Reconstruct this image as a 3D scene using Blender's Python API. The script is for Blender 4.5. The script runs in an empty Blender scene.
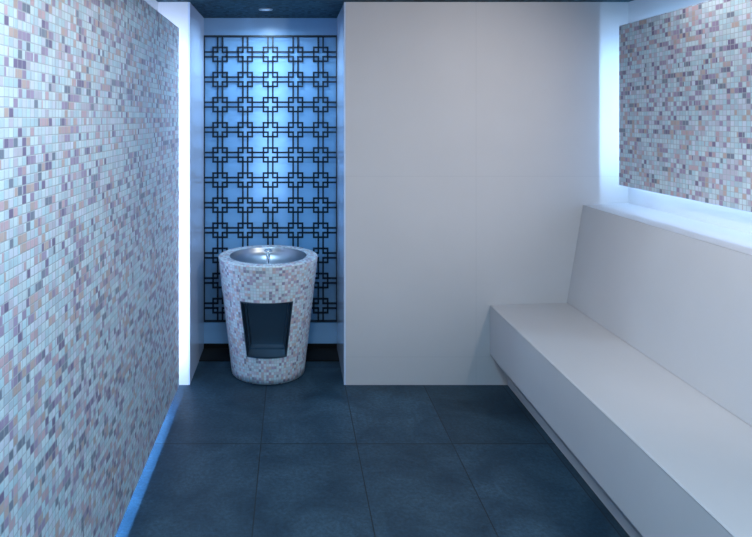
import bpy, bmesh, math, random
from mathutils import Vector
C = bpy.context.scene.collection
sc = bpy.context.scene
PI = math.pi

# ---------------------------------------------------------------- room measures (metres)
U = 0.00641                       # one photo pixel at the plane of the back wall
EYE = 1.7114
YB = 3.974                        # back wall
CEIL = 2.4547
XL, XR = -0.859, 2.157            # side walls
YF = -1.0                         # wall behind the camera
NX0, NX1, NYB = -0.654, 0.333, 4.610   # niche

# ---------------------------------------------------------------- node helpers
def new_mat(name):
    m = bpy.data.materials.new(name); m.use_nodes = True
    nt = m.node_tree
    return m, nt, nt.nodes['Principled BSDF']

def N(nt, t, **kw):
    n = nt.nodes.new(t)
    for k, v in kw.items(): setattr(n, k, v)
    return n

def L(nt, a, b): nt.links.new(a, b)

def M_(nt, op, a, b=None, c=None):
    n = N(nt, 'ShaderNodeMath', operation=op)
    for i, v in enumerate((a, b, c)):
        if v is None: continue
        if isinstance(v, (int, float)): n.inputs[i].default_value = v
        else: L(nt, v, n.inputs[i])
    return n.outputs[0]

def mixc(nt, fac, a, b, blend='MIX'):
    n = N(nt, 'ShaderNodeMix', data_type='RGBA', blend_type=blend)
    for s, v in ((0, fac), (6, a), (7, b)):
        if isinstance(v, (int, float)): n.inputs[s].default_value = v
        elif isinstance(v, tuple): n.inputs[s].default_value = (*v, 1)
        else: L(nt, v, n.inputs[s])
    return n.outputs[2]

def simple(name, col, rough=0.5, metal=0.0, spec=0.5):
    m, nt, p = new_mat(name)
    p.inputs['Base Color'].default_value = (*col, 1)
    p.inputs['Roughness'].default_value = rough
    p.inputs['Metallic'].default_value = metal
    p.inputs['Specular IOR Level'].default_value = spec
    return m

# mosaic: stack-bonded little glass tiles, laid on the UV map (UV in metres)
MOSAIC = [(0.00, (0.70, 0.82, 0.86)), (0.20, (0.58, 0.76, 0.82)), (0.36, (0.72, 0.77, 0.86)),
          (0.48, (0.56, 0.68, 0.75)), (0.57, (0.60, 0.58, 0.66)), (0.65, (0.64, 0.46, 0.50)), (0.73, (0.60, 0.46, 0.42)),
          (0.80, (0.42, 0.33, 0.47)), (0.90, (0.24, 0.19, 0.31)), (0.96, (0.24, 0.27, 0.34))]
def mosaic(name, pitch=0.025, lift=1.0, shift=0.0, soft=0.0, runs=0.55):
    m, nt, p = new_mat(name)
    uv = N(nt, 'ShaderNodeUVMap')
    sep = N(nt, 'ShaderNodeSeparateXYZ'); L(nt, uv.outputs[0], sep.inputs[0])
    u = M_(nt, 'DIVIDE', sep.outputs[0], pitch); v = M_(nt, 'DIVIDE', sep.outputs[1], pitch)
    fu, fv = M_(nt, 'FLOOR', u), M_(nt, 'FLOOR', v)
    comb = N(nt, 'ShaderNodeCombineXYZ'); L(nt, fu, comb.inputs[0]); L(nt, fv, comb.inputs[1])
    wn = N(nt, 'ShaderNodeTexWhiteNoise', noise_dimensions='2D'); L(nt, comb.outputs[0], wn.inputs['Vector'])
    row = N(nt, 'ShaderNodeTexWhiteNoise', noise_dimensions='1D'); L(nt, fv, row.inputs['W'])
    fp = M_(nt, 'FLOOR', M_(nt, 'ADD', M_(nt, 'DIVIDE', u, 2.0), row.outputs['Value']))
    cp = N(nt, 'ShaderNodeCombineXYZ'); L(nt, fp, cp.inputs[0]); L(nt, fv, cp.inputs[1]); cp.inputs[2].default_value = 3.7
    wp = N(nt, 'ShaderNodeTexWhiteNoise', noise_dimensions='3D'); L(nt, cp.outputs[0], wp.inputs['Vector'])
    cq = N(nt, 'ShaderNodeCombineXYZ'); L(nt, fp, cq.inputs[0]); L(nt, fv, cq.inputs[1]); cq.inputs[2].default_value = 9.1
    wq = N(nt, 'ShaderNodeTexWhiteNoise', noise_dimensions='3D'); L(nt, cq.outputs[0], wq.inputs['Vector'])
    usep = M_(nt, 'GREATER_THAN', wq.outputs['Value'], runs)
    wval = M_(nt, 'ADD', M_(nt, 'MULTIPLY', wp.outputs['Value'], usep), M_(nt, 'MULTIPLY', wn.outputs['Value'], M_(nt, 'SUBTRACT', 1.0, usep)))
    # neighbouring tiles lean towards the same colour family
    nz = N(nt, 'ShaderNodeTexNoise', noise_dimensions='2D'); L(nt, comb.outputs[0], nz.inputs['Vector'])
    nz.inputs['Scale'].default_value = 0.33; nz.inputs['Detail'].default_value = 1
    val = M_(nt, 'ADD', wval, M_(nt, 'MULTIPLY', M_(nt, 'SUBTRACT', nz.outputs['Fac'], 0.5 + shift), 0.60))
    val = M_(nt, 'MINIMUM', M_(nt, 'MAXIMUM', val, 0.0), 0.999)
    cr = N(nt, 'ShaderNodeValToRGB'); cr.color_ramp.interpolation = 'CONSTANT'
    el = cr.color_ramp.elements
    while len(el) > 1: el.remove(el[-1])
    el[0].position = 0; el[0].color = (*MOSAIC[0][1], 1)
    for pos, c in MOSAIC[1:]:
        e = el.new(pos); e.color = (*c, 1)
    L(nt, val, cr.inputs[0])
    w2 = N(nt, 'ShaderNodeTexWhiteNoise', noise_dimensions='3D')
    c2 = N(nt, 'ShaderNodeCombineXYZ'); L(nt, fu, c2.inputs[0]); L(nt, fv, c2.inputs[1]); c2.inputs[2].default_value = 7.3
    L(nt, c2.outputs[0], w2.inputs['Vector'])
    tint = M_(nt, 'MULTIPLY_ADD', w2.outputs['Value'], 0.16, 0.90 * lift)
    g = N(nt, 'ShaderNodeCombineXYZ')
    for i in range(3): L(nt, tint, g.inputs[i])
    col = mixc(nt, 1.0, cr.outputs[0], g.outputs[0], 'MULTIPLY')
    col = mixc(nt, soft, col, (0.66, 0.68, 0.73))
    def edge(x):
        f = M_(nt, 'FRACT', x)
        d = M_(nt, 'MINIMUM', f, M_(nt, 'SUBTRACT', 1.0, f))
        mr = N(nt, 'ShaderNodeMapRange'); L(nt, d, mr.inputs[0])
        mr.inputs[1].default_value = 0.03; mr.inputs[2].default_value = 0.085
        return mr.outputs[0]
    tile = M_(nt, 'MULTIPLY', edge(u), edge(v))
    col = mixc(nt, tile, (0.50, 0.54, 0.57), col)
    L(nt, col, p.inputs['Base Color'])
    ro = M_(nt, 'MULTIPLY_ADD', tile, -0.35, 0.7); L(nt, ro, p.inputs['Roughness'])
    bp = N(nt, 'ShaderNodeBump'); bp.inputs['Strength'].default_value = 0.35; bp.inputs['Distance'].default_value = 0.002
    L(nt, tile, bp.inputs['Height']); L(nt, bp.outputs[0], p.inputs['Normal'])
    return m

# pale honed stone, with hairline joints at given world X and Z
def stone(name, col, rough=0.42, jx=(), jz=()):
    m, nt, p = new_mat(name)
    geo = N(nt, 'ShaderNodeNewGeometry')
    sep = N(nt, 'ShaderNodeSeparateXYZ'); L(nt, geo.outputs['Position'], sep.inputs[0])
    n1 = N(nt, 'ShaderNodeTexNoise'); n1.inputs['Scale'].default_value = 2.2; n1.inputs['Detail'].default_value = 6
    L(nt, geo.outputs['Position'], n1.inputs['Vector'])
    n2 = N(nt, 'ShaderNodeTexNoise'); n2.inputs['Scale'].default_value = 160; n2.inputs['Detail'].default_value = 2
    L(nt, geo.outputs['Position'], n2.inputs['Vector'])
    f = M_(nt, 'MULTIPLY_ADD', n2.outputs['Fac'], 0.25, M_(nt, 'MULTIPLY', n1.outputs['Fac'], 0.75))
    c = mixc(nt, f, tuple(x * 0.92 for x in col), tuple(min(1, x * 1.08) for x in col))
    line = None
    for src, vals in ((sep.outputs[0], jx), (sep.outputs[2], jz)):
        for v in vals:
            d = M_(nt, 'LESS_THAN', M_(nt, 'ABSOLUTE', M_(nt, 'SUBTRACT', src, v)), 0.0022)
            line = d if line is None else M_(nt, 'MAXIMUM', line, d)
    if line is not None:
        c = mixc(nt, M_(nt, 'MULTIPLY', line, 0.13), c, (0.25, 0.25, 0.27))
    L(nt, c, p.inputs['Base Color'])
    p.inputs['Roughness'].default_value = rough
    return m

def floor_mat():
    m, nt, p = new_mat('slate floor tiles')
    geo = N(nt, 'ShaderNodeNewGeometry')
    sep = N(nt, 'ShaderNodeSeparateXYZ'); L(nt, geo.outputs['Position'], sep.inputs[0])
    tx = M_(nt, 'DIVIDE', M_(nt, 'SUBTRACT', sep.outputs[0], -0.1635), 0.503)
    ty = M_(nt, 'DIVIDE', M_(nt, 'SUBTRACT', sep.outputs[1], 3.257), 1.0)
    comb = N(nt, 'ShaderNodeCombineXYZ'); L(nt, M_(nt, 'FLOOR', tx), comb.inputs[0]); L(nt, M_(nt, 'FLOOR', ty), comb.inputs[1])
    wn = N(nt, 'ShaderNodeTexWhiteNoise', noise_dimensions='2D'); L(nt, comb.outputs[0], wn.inputs['Vector'])
    n1 = N(nt, 'ShaderNodeTexNoise'); n1.inputs['Scale'].default_value = 3.2; n1.inputs['Detail'].default_value = 8; n1.inputs['Roughness'].default_value = 0.62
    n1.inputs['Distortion'].default_value = 0.6
    L(nt, geo.outputs['Position'], n1.inputs['Vector'])
    n2 = N(nt, 'ShaderNodeTexNoise'); n2.inputs['Scale'].default_value = 55; n2.inputs['Detail'].default_value = 5; n2.inputs['Roughness'].default_value = 0.7
    L(nt, geo.outputs['Position'], n2.inputs['Vector'])
    mr = N(nt, 'ShaderNodeMapRange'); L(nt, n1.outputs['Fac'], mr.inputs[0]); mr.inputs[1].default_value = 0.36; mr.inputs[2].default_value = 0.66
    c = mixc(nt, mr.outputs[0], (0.012, 0.035, 0.059), (0.034, 0.073, 0.108))
    k = M_(nt, 'MULTIPLY', M_(nt, 'MULTIPLY_ADD', wn.outputs['Value'], 0.30, 0.85), M_(nt, 'MULTIPLY_ADD', n2.outputs['Fac'], 2.2, -0.1))
    g = N(nt, 'ShaderNodeCombineXYZ')
    for i in range(3): L(nt, k, g.inputs[i])
    c = mixc(nt, 1.0, c, g.outputs[0], 'MULTIPLY')
    def joint(t, w):
        f = M_(nt, 'FRACT', t)
        return M_(nt, 'LESS_THAN', M_(nt, 'MINIMUM', f, M_(nt, 'SUBTRACT', 1.0, f)), w)
    j = M_(nt, 'MAXIMUM', M_(nt, 'MULTIPLY', joint(tx, 0.0060), M_(nt, 'GREATER_THAN', tx, -0.5)), joint(ty, 0.0042))
    c = mixc(nt, M_(nt, 'MULTIPLY', j, 0.85), c, (0.010, 0.015, 0.02))
    L(nt, c, p.inputs['Base Color'])
    L(nt, M_(nt, 'MULTIPLY_ADD', n2.outputs['Fac'], 0.2, 0.40), p.inputs['Roughness'])
    p.inputs['Specular IOR Level'].default_value = 0.3
    bp = N(nt, 'ShaderNodeBump'); bp.inputs['Strength'].default_value = 0.25; bp.inputs['Distance'].default_value = 0.003
    L(nt, M_(nt, 'SUBTRACT', n2.outputs['Fac'], j), bp.inputs['Height']); L(nt, bp.outputs[0], p.inputs['Normal'])
    return m

def ceiling_mat():
    m, nt, p = new_mat('dark blue mosaic ceiling')
    geo = N(nt, 'ShaderNodeNewGeometry')
    sep = N(nt, 'ShaderNodeSeparateXYZ'); L(nt, geo.outputs['Position'], sep.inputs[0])
    u = M_(nt, 'DIVIDE', sep.outputs[0], 0.022); v = M_(nt, 'DIVIDE', sep.outputs[1], 0.022)
    comb = N(nt, 'ShaderNodeCombineXYZ'); L(nt, M_(nt, 'FLOOR', u), comb.inputs[0]); L(nt, M_(nt, 'FLOOR', v), comb.inputs[1])
    wn = N(nt, 'ShaderNodeTexWhiteNoise', noise_dimensions='2D'); L(nt, comb.outputs[0], wn.inputs['Vector'])
    c = mixc(nt, wn.outputs['Value'], (0.006, 0.020, 0.032), (0.034, 0.095, 0.135))
    L(nt, c, p.inputs['Base Color']); p.inputs['Roughness'].default_value = 0.6; p.inputs['Specular IOR Level'].default_value = 0.15
    return m

def blue_glass_mat():
    m, nt, p = new_mat('frosted blue glass')
    out = nt.nodes['Material Output']
    tr = N(nt, 'ShaderNodeBsdfTranslucent'); tr.inputs[0].default_value = (0.80, 0.90, 0.96, 1)
    p.inputs['Base Color'].default_value = (0.30, 0.48, 0.66, 1); p.inputs['Roughness'].default_value = 0.25
    mx = N(nt, 'ShaderNodeMixShader'); mx.inputs[0].default_value = 0.6
    L(nt, p.outputs[0], mx.inputs[1]); L(nt, tr.outputs[0], mx.inputs[2]); L(nt, mx.outputs[0], out.inputs[0])
    return m

# ---------------------------------------------------------------- mesh helpers
def link(name, bm, mat, parent=None, bevel=0.0, smooth=False, seg=2):
    me = bpy.data.meshes.new(name)
    bmesh.ops.recalc_face_normals(bm, faces=bm.faces[:])
    bm.to_mesh(me); bm.free()
    for f in me.polygons: f.use_smooth = smooth
    o = bpy.data.objects.new(name, me); C.objects.link(o)
    for mm in (mat if isinstance(mat, (list, tuple)) else [mat]): me.materials.append(mm)
    if parent: o.parent = parent; o.location = -parent.location
    if bevel:
        b = o.modifiers.new('bevel', 'BEVEL'); b.width = bevel; b.segments = seg; b.limit_method = 'ANGLE'
        b.angle_limit = math.radians(40)
    return o

def box(bm, x0, x1, y0, y1, z0, z1, mi=0):
    v = [bm.verts.new((x, y, z)) for x in (x0, x1) for y in (y0, y1) for z in (z0, z1)]
    for q in ((0, 1, 3, 2), (4, 6, 7, 5), (0, 4, 5, 1), (2, 3, 7, 6), (0, 2, 6, 4), (1, 5, 7, 3)):
        f = bm.faces.new([v[i] for i in q]); f.material_index = mi

def prism(bm, prof, y0, y1):
    """profile in XZ swept along Y"""
    a = [bm.verts.new((x, y0, z)) for x, z in prof]; b = [bm.verts.new((x, y1, z)) for x, z in prof]
    n = len(prof)
    bm.faces.new(a); bm.faces.new(b[::-1])
    for i in range(n):
        j = (i + 1) % n; bm.faces.new([a[i], b[i], b[j], a[j]])

def lathe(bm, prof, cx, cy, n=64, close=False):
    rings = []
    for r, z in prof:
        if r < 1e-6: rings.append([bm.verts.new((cx, cy, z))])
        else: rings.append([bm.verts.new((cx + r * math.sin(2*PI*i/n), cy - r * math.cos(2*PI*i/n), z)) for i in range(n)])
    for a, b in zip(rings, rings[1:]):
        for i in range(n):
            j = (i + 1) % n
            if len(a) == 1 and len(b) == 1: continue
            if len(a) == 1: bm.faces.new([a[0], b[j], b[i]])
            elif len(b) == 1: bm.faces.new([a[i], a[j], b[0]])
            else: bm.faces.new([a[i], a[j], b[j], b[i]])
    return rings

def thing(name, label, cat, loc=(0, 0, 0)):
    o = bpy.data.objects.new(name, None); C.objects.link(o); o.location = loc
    o['label'] = label; o['category'] = cat
    return o

def struct(name, bm, mat, bevel=0.0):
    o = link(name, bm, mat, bevel=bevel); o['kind'] = 'structure'; return o

# ---------------------------------------------------------------- materials
m_mosaic = mosaic('pale glass mosaic')
m_mosaic_b = mosaic('pale glass mosaic on basin', pitch=0.0190, shift=0.02, soft=0.15, runs=1.0)
m_wall = stone('pale stone wall', (0.60, 0.57, 0.57), 0.5, jx=(1.180,), jz=(0.180, 1.338))
m_white = stone('white plaster', (0.74, 0.74, 0.76), 0.5)
m_bench = stone('pale stone bench', (0.60, 0.58, 0.585), 0.38)
m_floor = floor_mat()
m_ceil = ceiling_mat()
m_glass = blue_glass_mat()
m_niche = simple('glossy pale niche lining', (0.62, 0.72, 0.90), 0.10)
m_niche_back = simple('pale blue niche back', (0.26, 0.44, 0.66), 0.3)
m_dark = simple('near black matte', (0.006, 0.005, 0.005), 0.6, 0.0, 0.2)
m_iron = simple('black blue lacquered metal', (0.004, 0.010, 0.022), 0.45)
m_steel = simple('brushed steel', (0.46, 0.50, 0.54), 0.36, 1.0)
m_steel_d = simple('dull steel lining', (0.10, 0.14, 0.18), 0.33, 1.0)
m_chrome = simple('chrome', (0.86, 0.86, 0.84), 0.07, 1.0)

# ---------------------------------------------------------------- shell
bm = bmesh.new(); box(bm, XL-.12, XR+.12, YF-.12, NYB+.12, -0.1, 0.0); struct('floor', bm, m_floor)
bm = bmesh.new(); box(bm, XL-.12, XR+.12, YF-.12, NYB+.12, CEIL, CEIL+.1); struct('ceiling', bm, m_ceil)
bm = bmesh.new(); box(bm, XL-.12, XL, YF, NYB+.12, 0, CEIL); struct('wall_left', bm, m_white)
bm = bmesh.new(); box(bm, XR, XR+.12, YF, NYB+.12, 0, CEIL); struct('wall_right', bm, m_white)
bm = bmesh.new(); box(bm, XL-.12, XR+.12, YF-.12, YF, 0, CEIL); struct('wall_front', bm, m_wall)
bm = bmesh.new(); box(bm, NX1+.012, XR, YB, NYB+.12, 0, CEIL)
struct('wall_back', bm, m_wall)
bm = bmesh.new(); box(bm, XL, NX0-.012, YB, NYB+.12, 0, CEIL); struct('wall_back_left', bm, m_white)
bm = bmesh.new(); box(bm, NX0-.012, NX0, YB, NYB, 0, CEIL); struct('wall_niche_left', bm, m_niche, .002)
bm = bmesh.new(); box(bm, NX1, NX1+.012, YB, NYB, 0, CEIL); struct('wall_niche_right', bm, m_niche, .002)
gx0, gx1, gz0, gz1 = -0.648, 0.327, 0.2105, 2.3160       # opening for the frosted glass, a light box behind it
bm = bmesh.new()
for x0, x1, z0, z1 in ((NX0-.012, NX1+.012, 0.035, gz0), (NX0-.012, NX1+.012, gz1, CEIL), (NX0-.012, gx0, gz0, gz1), (gx1, NX1+.012, gz0, gz1)):
    box(bm, x0, x1, NYB, NYB+.12, z0, z1)
box(bm, NX0-.012, NX1+.012, NYB+.12, NYB+.14, 0.035, CEIL)
struct('wall_niche_back', bm, m_niche_back)
bm = bmesh.new(); box(bm, gx0, gx1, NYB+.001, NYB+.007, gz0, gz1); struct('niche_glass_panel_1', bm, m_glass)  # frosted glass panel set in the niche back, not an outside opening
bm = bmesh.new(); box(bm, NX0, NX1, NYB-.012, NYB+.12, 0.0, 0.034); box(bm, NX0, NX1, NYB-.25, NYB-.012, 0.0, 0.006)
struct('niche_foot_band_1', bm, m_dark)  # near-black low step and thin flat strip across the niche foot

# ---------------------------------------------------------------- mosaic panels
def mosaic_panel(name, label, x0, x1, y0, y1, z0, z1, face):
    bm = bmesh.new(); box(bm, x0, x1, y0, y1, z0, z1)
    uvl = bm.loops.layers.uv.new('UVMap')
    for f in bm.faces:
        n = f.normal; f.normal_update(); n = f.normal
        for l in f.loops:
            c = l.vert.co
            if abs(n.x) > .5: l[uvl].uv = (c.y + 4, c.z - z0)
            elif abs(n.y) > .5: l[uvl].uv = (c.x + 3.003, c.z - z0)
            else: l[uvl].uv = (c.y + 4, c.x + 3.003)
    o = link(name, bm, m_mosaic, bevel=.0015)
    o['label'] = label; o['category'] = 'wall panel'
    return o
S = 1.04
YP = YB / S
LP = -113 * U / S; RP = 327 * U / S
LZ0, LZ1 = EYE - 257.3 * U, EYE + 86.5 * U
RZ0, RZ1 = EYE - 64.4 * U, EYE + 88.5 * U
mosaic_panel('mosaic_wall_panel', 'tall mosaic panel along the left wall, from near the floor to near the ceiling',
             LP-.03, LP, YF + .01, YP, LZ0, LZ1, 1)
mosaic_panel('mosaic_wall_panel', 'short mosaic panel on the right wall, floating above the bench ledge with light behind it',
             RP, RP+.03, YF + .01, YP, RZ0, RZ1, -1)

# ---------------------------------------------------------------- bench
YN = YF + .01
bench = thing('steam_room_bench', 'long pale stone bench with sloped back and ledge along the right wall', 'bench', (1.30, YB, 0))
fx, ft, fb = 198*U, EYE-187*U, EYE-234*U
kx = 216*U
sx, sz = 275*U, EYE-185*U
lx, lz, lzb = 291*U, EYE-87*U, EYE-84.7*U
YE = YB - .001
fb = EYE - 236*U; kx, kz = 214.5*U, EYE - 258*U
bm = bmesh.new(); prism(bm, [(fx+.0012, ft-.0055), (fx+.0052, ft-.0012), (fx+.010, ft), (sx+.03, sz+.002), (sx+.03, sz-.045), (fx+.041, ft-.045)], YN, YE); link('seat', bm, m_bench, bench)
bm = bmesh.new(); prism(bm, [(fx, ft-.0065), (fx+.040, ft-.0455), (kx+.05, kz+.02), (kx+.05, kz), (kx, kz), (fx, fb)], YN, YE); link('front_panel', bm, m_bench, bench)
bm = bmesh.new(); prism(bm, [(kx+.006, 0.001), (kx+.004, kz-.0005), (kx+.05, kz-.0005), (kx+.05, 0.001)], YN, YE); link('plinth', bm, m_bench, bench)
bm = bmesh.new(); prism(bm, [(sx, sz+.003), (lx-.0004, lz-.0012), (lx+.030, lz-.0312), (XR-.001, lz-.0312), (XR-.001, sz+.003)], YN, YE); link('backrest', bm, m_bench, bench)
bm = bmesh.new(); prism(bm, [(lx+.0004, lz), (XR-.001, lzb), (XR-.001, lz-.0305), (lx+.0305, lz-.0305)], YN, YE); link('ledge', bm, m_bench, bench)

# ---------------------------------------------------------------- pedestal basin
BX, BY = -0.1615, 4.208
basin = thing('pedestal_basin', 'tapered mosaic pedestal basin with steel bowl, standing in the niche before the dark fretwork', 'basin', (BX, BY, 0))
R0, R1, H = 0.246, 0.337, 0.783
def rad(z): return R0 + (R1 - R0) * (z / H)
OA = math.radians(32); OZ0, OZ1 = 0.190, 0.540
th = [-OA + 2*OA*i/18 for i in range(19)] + [OA + (2*PI-2*OA)*i/70 for i in range(1, 70)]
zs = [0.007] + [0.007 + (OZ0-.007)*i/4 for i in range(1, 5)] + [OZ0 + (OZ1-OZ0)*i/8 for i in range(1, 9)] + [OZ1 + (H-.010-OZ1)*i/5 for i in range(1, 6)]
OW = 0.86
def TH(i, z):
    if i >= len(th): return TH(0, z) + 2*PI
    t = th[i]; f = min(1, max(0, (z-OZ0)/(OZ1-OZ0))); oa = OA*(OW + (1-OW)*f)
    if i <= 18: return t*oa/OA
    return oa + (t-OA)*(2*PI-2*oa)/(2*PI-2*OA)
def P(t, r, z): return (BX + r*math.sin(t), BY - r*math.cos(t), z)
bm = bmesh.new(); uvl = bm.loops.layers.uv.new('UVMap')
n = len(th)
ring_spec = [(rad(z), z, z) for z in zs]
ring_spec += [(R1-.002, H-.004, H-.004), (R1-.006, H-.001, H+.002), (R1-.011, H, H+.007), (0.298, H, H+.04), (0.266, H, H+.073), (0.2605, H-.003, H+.079)]
ring_spec = [(R0-.006, 0.007, 0.001)] + ring_spec
rings = [[bm.verts.new(P(TH(i, z), r, z)) for i in range(n)] for r, z, s in ring_spec]
for k in range(len(rings)-1):
    for i in range(n):
        j = (i+1) % n
        zm = (ring_spec[k][1] + ring_spec[k+1][1]) / 2
        if k >= 1 and i < 18 and OZ0 < zm < OZ1 and ring_spec[k+1][1] <= OZ1+1e-6: continue
        f = bm.faces.new([rings[k][i], rings[k][j], rings[k+1][j], rings[k+1][i]])
        ka, kb = ring_spec[k][1], ring_spec[k+1][1]
        for l, (t, s) in zip(f.loops, ((TH(i, ka), ring_spec[k][2]), (TH(i+1, ka), ring_spec[k][2]), (TH(i+1, kb), ring_spec[k+1][2]), (TH(i, kb), ring_spec[k+1][2]))):
            l[uvl].uv = (t * 0.30 + 5.0, s + 2)
body = link('pedestal', bm, m_mosaic_b, basin, smooth=True)
bm = bmesh.new(); lathe(bm, [(0, 0.0005), (R0-.014, 0.0005), (R0-.014, 0.0085), (0, 0.0085)], BX, BY, 64); link('plinth', bm, m_dark, basin)
bm = bmesh.new()
bp = [(0.2615, H-.001), (0.259, H-.006)]
for i in range(1, 13):
    a = i/12*PI/2; bp.append((0.259*math.cos(a)**0.75 if i < 12 else 0.0, H-.006-0.115*math.sin(a)))
lathe(bm, bp, BX, BY, 72); bowl = link('bowl', bm, m_steel, basin, smooth=True)
bowl.modifiers.new('thick', 'SOLIDIFY').thickness = 0.002
# spout in the middle of the bowl
bm = bmesh.new()
lathe(bm, [(0.026, H-.118), (0.026, H-.108), (0.012, H-.104), (0.012, H+.012), (0.0, H+.012)], BX, BY, 24)
sp = link('spout', bm, m_chrome, basin, smooth=True)
bm = bmesh.new()
lathe(bm, [(0, H+.010), (0.020, H+.012), (0.027, H+.018), (0.028, H+.026), (0.022, H+.036), (0.010, H+.041), (0, H+.042)], BX, BY, 28)
cap = link('spout_cap', bm, m_chrome, sp, smooth=True); cap.location = (0, 0, 0)
# steel-lined recess in the front
bm = bmesh.new()
edge = [(t, OZ1) for t in th[:19]]  # angle at the top of the opening; TE narrows it lower down
def TE(t, z): return t*(OW + (1-OW)*(z-OZ0)/(OZ1-OZ0))
edge = [(t, OZ1) for t in th[:19]] + [(OA, OZ1 + (OZ0-OZ1)*i/8) for i in range(1, 9)] + [(t, OZ0) for t in th[17::-1]] + [(-OA, OZ0 + (OZ1-OZ0)*i/8) for i in range(1, 8)]
def ring(scale, fn, dz=0.0):
    out = []
    for t, z in edge:
        zc = (OZ0+OZ1)/2
        zz = zc + (z-zc)*scale
        t = TE(t, z)
        x = rad(z)*math.sin(t)*scale
        out.append(bm.verts.new((BX + x, BY + fn(t, z), zz)))
    return out
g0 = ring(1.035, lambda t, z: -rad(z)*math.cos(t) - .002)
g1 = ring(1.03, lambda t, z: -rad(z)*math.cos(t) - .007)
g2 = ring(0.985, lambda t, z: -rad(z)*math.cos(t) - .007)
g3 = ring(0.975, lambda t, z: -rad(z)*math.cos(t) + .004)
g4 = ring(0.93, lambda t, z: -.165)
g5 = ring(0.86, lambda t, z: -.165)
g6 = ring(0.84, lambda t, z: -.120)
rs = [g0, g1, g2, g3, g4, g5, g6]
for a, b in zip(rs, rs[1:]):
    for i in range(len(a)):
        j = (i+1) % len(a); bm.faces.new([a[i], a[j], b[j], b[i]])
bm.faces.new(g6)
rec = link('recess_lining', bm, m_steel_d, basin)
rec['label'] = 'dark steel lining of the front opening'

# ---------------------------------------------------------------- fretwork screen
SY = NYB - 0.0065
k = SY / 620.0
def sxp(px): return (px - 292) * k
def szp(py): return EYE - (py - 118) * k
screen = thing('fretwork_screen', 'black metal fretwork lattice of interlocking squares on the blue niche wall behind the basin', 'screen', ((sxp(203.6)+sxp(337.4))/2, SY, szp(321)))
y0, y1 = SY-.006, NYB-.001
w = 0.0072
def bar(bm, xa, xb, za, zb): box(bm, xa, xb, SY-.006, SY+.006, za, zb)
FX0, FX1, FZ1, FZ0 = sxp(204.0), sxp(337.0), szp(36.3), szp(321)
bm = bmesh.new()
bar(bm, FX0-w, FX1+w, FZ1-w, FZ1+w); bar(bm, FX0-w, FX1+w, FZ0-w, FZ0+w)
bar(bm, FX0-w, FX0+w, FZ0+w, FZ1-w); bar(bm, FX1-w, FX1+w, FZ0+w, FZ1-w)
for x in (FX0, FX1):                               # pegs that hold the frame off the wall
    for i in range(4):
        z = FZ0 + (FZ1-FZ0)*i/3; box(bm, x-.005, x+.005, SY+.005, NYB+.0005, z-.005, z+.005)
link('frame', bm, m_iron, screen)
cxs = [sxp(220.1 + 25.15*i) for i in range(5)]
czs = [szp(54.4 + 25.12*i) for i in range(11)]
a, o_ = 2.4*k, 6.95*k
bm = bmesh.new(); q = 0.0062
def hb(xa, xb, z): bar(bm, xa, xb, z-q, z+q)
def vb(x, za, zb): bar(bm, x-q, x+q, za, zb)
for zc in czs:
    for xc in cxs:
        hb(xc-o_-q, xc+o_+q, zc+o_); hb(xc-o_-q, xc+o_+q, zc-o_)
        vb(xc-o_, zc-o_, zc+o_); vb(xc+o_, zc-o_, zc+o_)
        for s in (-1, 1):
            for e in (-1, 1):
                vb(xc+s*a, *sorted((zc+e*(a-q), zc+e*o_)))
                hb(*sorted((xc+e*(a-q), xc+e*o_)), zc+s*a)
    xs = [FX0] + cxs + [FX1]
    for i in range(6):
        l0 = xs[i] + (o_ if i else 0); l1 = xs[i+1] - (o_ if i < 5 else 0)
        for s in (-1, 1): hb(l0, l1, zc+s*a)
for xc in cxs:
    zz = [FZ1] + czs + [FZ0]
    for i in range(12):
        h1 = zz[i] - (o_ if i else 0); h0 = zz[i+1] + (o_ if i < 11 else 0)
        for s in (-1, 1): vb(xc+s*a, h0, h1)
link('lattice', bm, m_iron, screen)

# ---------------------------------------------------------------- recessed downlight in the niche ceiling
DX, DY = -0.180, 4.235
dl = thing('recessed_downlight', 'small round downlight set in the dark niche ceiling above the basin', 'light', (DX, DY, CEIL))
bm = bmesh.new(); lathe(bm, [(0.030, CEIL-.0005), (0.048, CEIL-.0005), (0.046, CEIL-.006), (0.033, CEIL-.008), (0.030, CEIL-.0005)], DX, DY, 40)
link('trim_ring', bm, m_steel, dl, smooth=True)
m_lens, nt, p = new_mat('downlight lens')
p.inputs['Base Color'].default_value = (.6, .7, .8, 1); p.inputs['Emission Color'].default_value = (.55, .8, 1, 1); p.inputs['Emission Strength'].default_value = 0.5
bm = bmesh.new(); lathe(bm, [(0, CEIL-.004), (0.031, CEIL-.003), (0.031, CEIL-.001), (0, CEIL-.001)], DX, DY, 32)
link('lens', bm, m_lens, dl)

# ---------------------------------------------------------------- lights
def area(name, loc, rot, sx_, sy_, energy, col, spread=180):
    d = bpy.data.lights.new(name, 'AREA'); d.shape = 'RECTANGLE'; d.size = sx_; d.size_y = sy_
    d.energy = energy; d.color = col; d.spread = math.radians(spread)
    o = bpy.data.objects.new(name, d); C.objects.link(o); o.location = loc; o.rotation_euler = rot
    return o
def spot(name, loc, target, energy, col, size, blend=.6, r=.03):
    d = bpy.data.lights.new(name, 'SPOT'); d.energy = energy; d.color = col
    d.spot_size = math.radians(size); d.spot_blend = blend; d.shadow_soft_size = r
    o = bpy.data.objects.new(name, d); C.objects.link(o); o.location = loc
    o.rotation_euler = (Vector(target) - Vector(loc)).to_track_quat('-Z', 'Y').to_euler()
    return o
LED = (0.50, 0.66, 1.0)
WHITE = (1.0, 0.96, 0.94)
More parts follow.
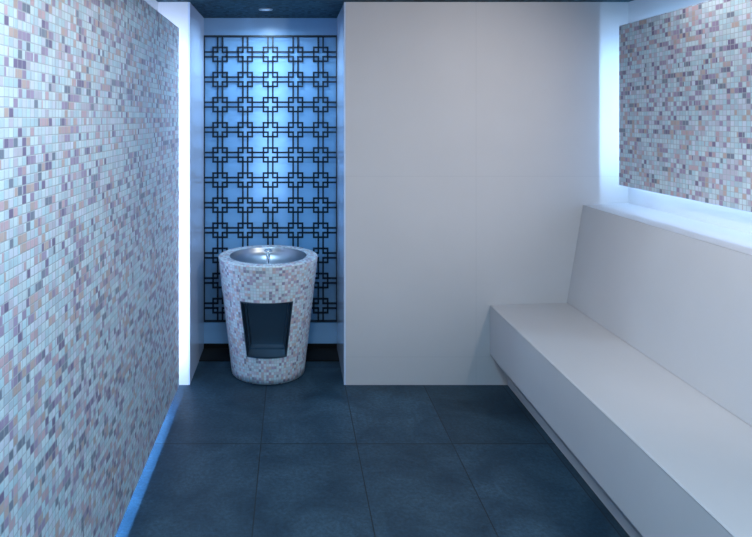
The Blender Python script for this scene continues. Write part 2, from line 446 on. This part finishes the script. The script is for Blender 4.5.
# LED strips on the backs of the two panels (an area light shines along its -Z)
LX = LP - .03; RX = RP + .03
zc, hh = (LZ0+LZ1)/2, LZ1-LZ0-.06
area('led_left_end', (LX-.031, YP-.06, zc), (PI/2, 0, 0), .008, hh, 9, LED)
area('led_left_bottom', (LX-.042, (YP-.6)/2, LZ0+.05), (0, 0, 0), .008, YP+.5, 14, (0.11, 0.42, 1.0))
area('led_left_top', (LX-.050, (YP-.6)/2, LZ1-.05), (PI, 0, 0), .008, YP+.5, 8, LED)
zc, hh = (RZ0+RZ1)/2 - .03, RZ1-RZ0-.10
area('led_right_end', (RX+.028, YP-.06, zc), (PI/2, 0, 0), .008, hh, 3.2, (0.34, 0.62, 1.0))
area('led_right_bottom', (RX+.034, (YP-.6)/2, RZ0+.05), (0, 0, 0), .008, YP+.5, 6, (0.40, 0.64, 1.0))
area('led_right_top', (RX+.050, (YP-.6)/2, RZ1-.05), (PI, 0, 0), .008, YP+.5, 4, (0.30, 0.60, 1.0))
# ceiling lamps of the room, then spots added to lift single surfaces
for x, y, e, c in ((0.10, 2.0, 10, WHITE), (0.35, 0.0, 46, (0.13, 0.58, 1.0)), (-0.14, 0.95, 20, (0.86, 0.95, 1.0))):
    area('ceiling_lamp', (x, y, CEIL-.03), (0, 0, 0), .35, .35, e, c)
area('bench_lamp', (1.86, 1.6, CEIL-.03), (0, 0, 0), .05, 3.2, 8, (0.96, 0.94, 0.95))
spot('back_wall_fill', (1.96, 1.2, CEIL-.06), (0.62, YB, 1.75), 155, (1.0, 0.94, 0.92), 64, 1.0, .13)  # unseen spot, added and aimed to brighten the back wall
spot('panel_fill', (0.75, 1.3, CEIL-.05), (2.02, 2.6, 1.75), 42, (0.95, 0.97, 1.0), 50, 1.0, .06)  # added fill without a fixture, lifts the right mosaic panel
spot('backrest_fill', (0.30, 1.5, CEIL-.05), (1.84, 2.75, 0.95), 75, (0.97, 0.97, 1.0), 42, 1.0, .06)  # added unseen spot, its cone aimed to brighten the backrest
# light box behind the frosted niche glass: one tube up the middle, blue panel over the rest
area('niche_tube', ((FX0+FX1)/2, NYB+.112, 1.66), (PI/2, 0, 0), .14, 1.1, 3.6, (0.86, 0.90, 1.0))
area('niche_blue', ((FX0+FX1)/2, NYB+.116, 1.45), (PI/2, 0, 0), .95, 1.5, 5.2, (0.19, 0.54, 0.78))
# niche downlight
spot('niche_downlight', (DX, DY, CEIL-.012), (DX, DY, 0), 46, (0.46, 0.72, 1.0), 170, .7)

w_ = bpy.data.worlds.new('World'); sc.world = w_; w_.use_nodes = True
w_.node_tree.nodes['Background'].inputs[0].default_value = (0, 0, 0, 1)

# ---------------------------------------------------------------- camera
cd = bpy.data.cameras.new('Camera'); cam = bpy.data.objects.new('Camera', cd); C.objects.link(cam)
cam.location = (0, 0, EYE); cam.rotation_euler = (PI/2, 0, 0)
cd.sensor_fit = 'HORIZONTAL'; cd.sensor_width = 36; cd.lens = 620/752*36
cd.shift_x = (376-292)/752; cd.shift_y = -(268.5-118)/752
cd.clip_start = 0.05
sc.camera = cam
sc.view_settings.view_transform = 'Standard'; sc.view_settings.look = 'None'
sc.view_settings.gamma = 1; sc.view_settings.exposure = 0; sc.view_settings.use_curve_mapping = False
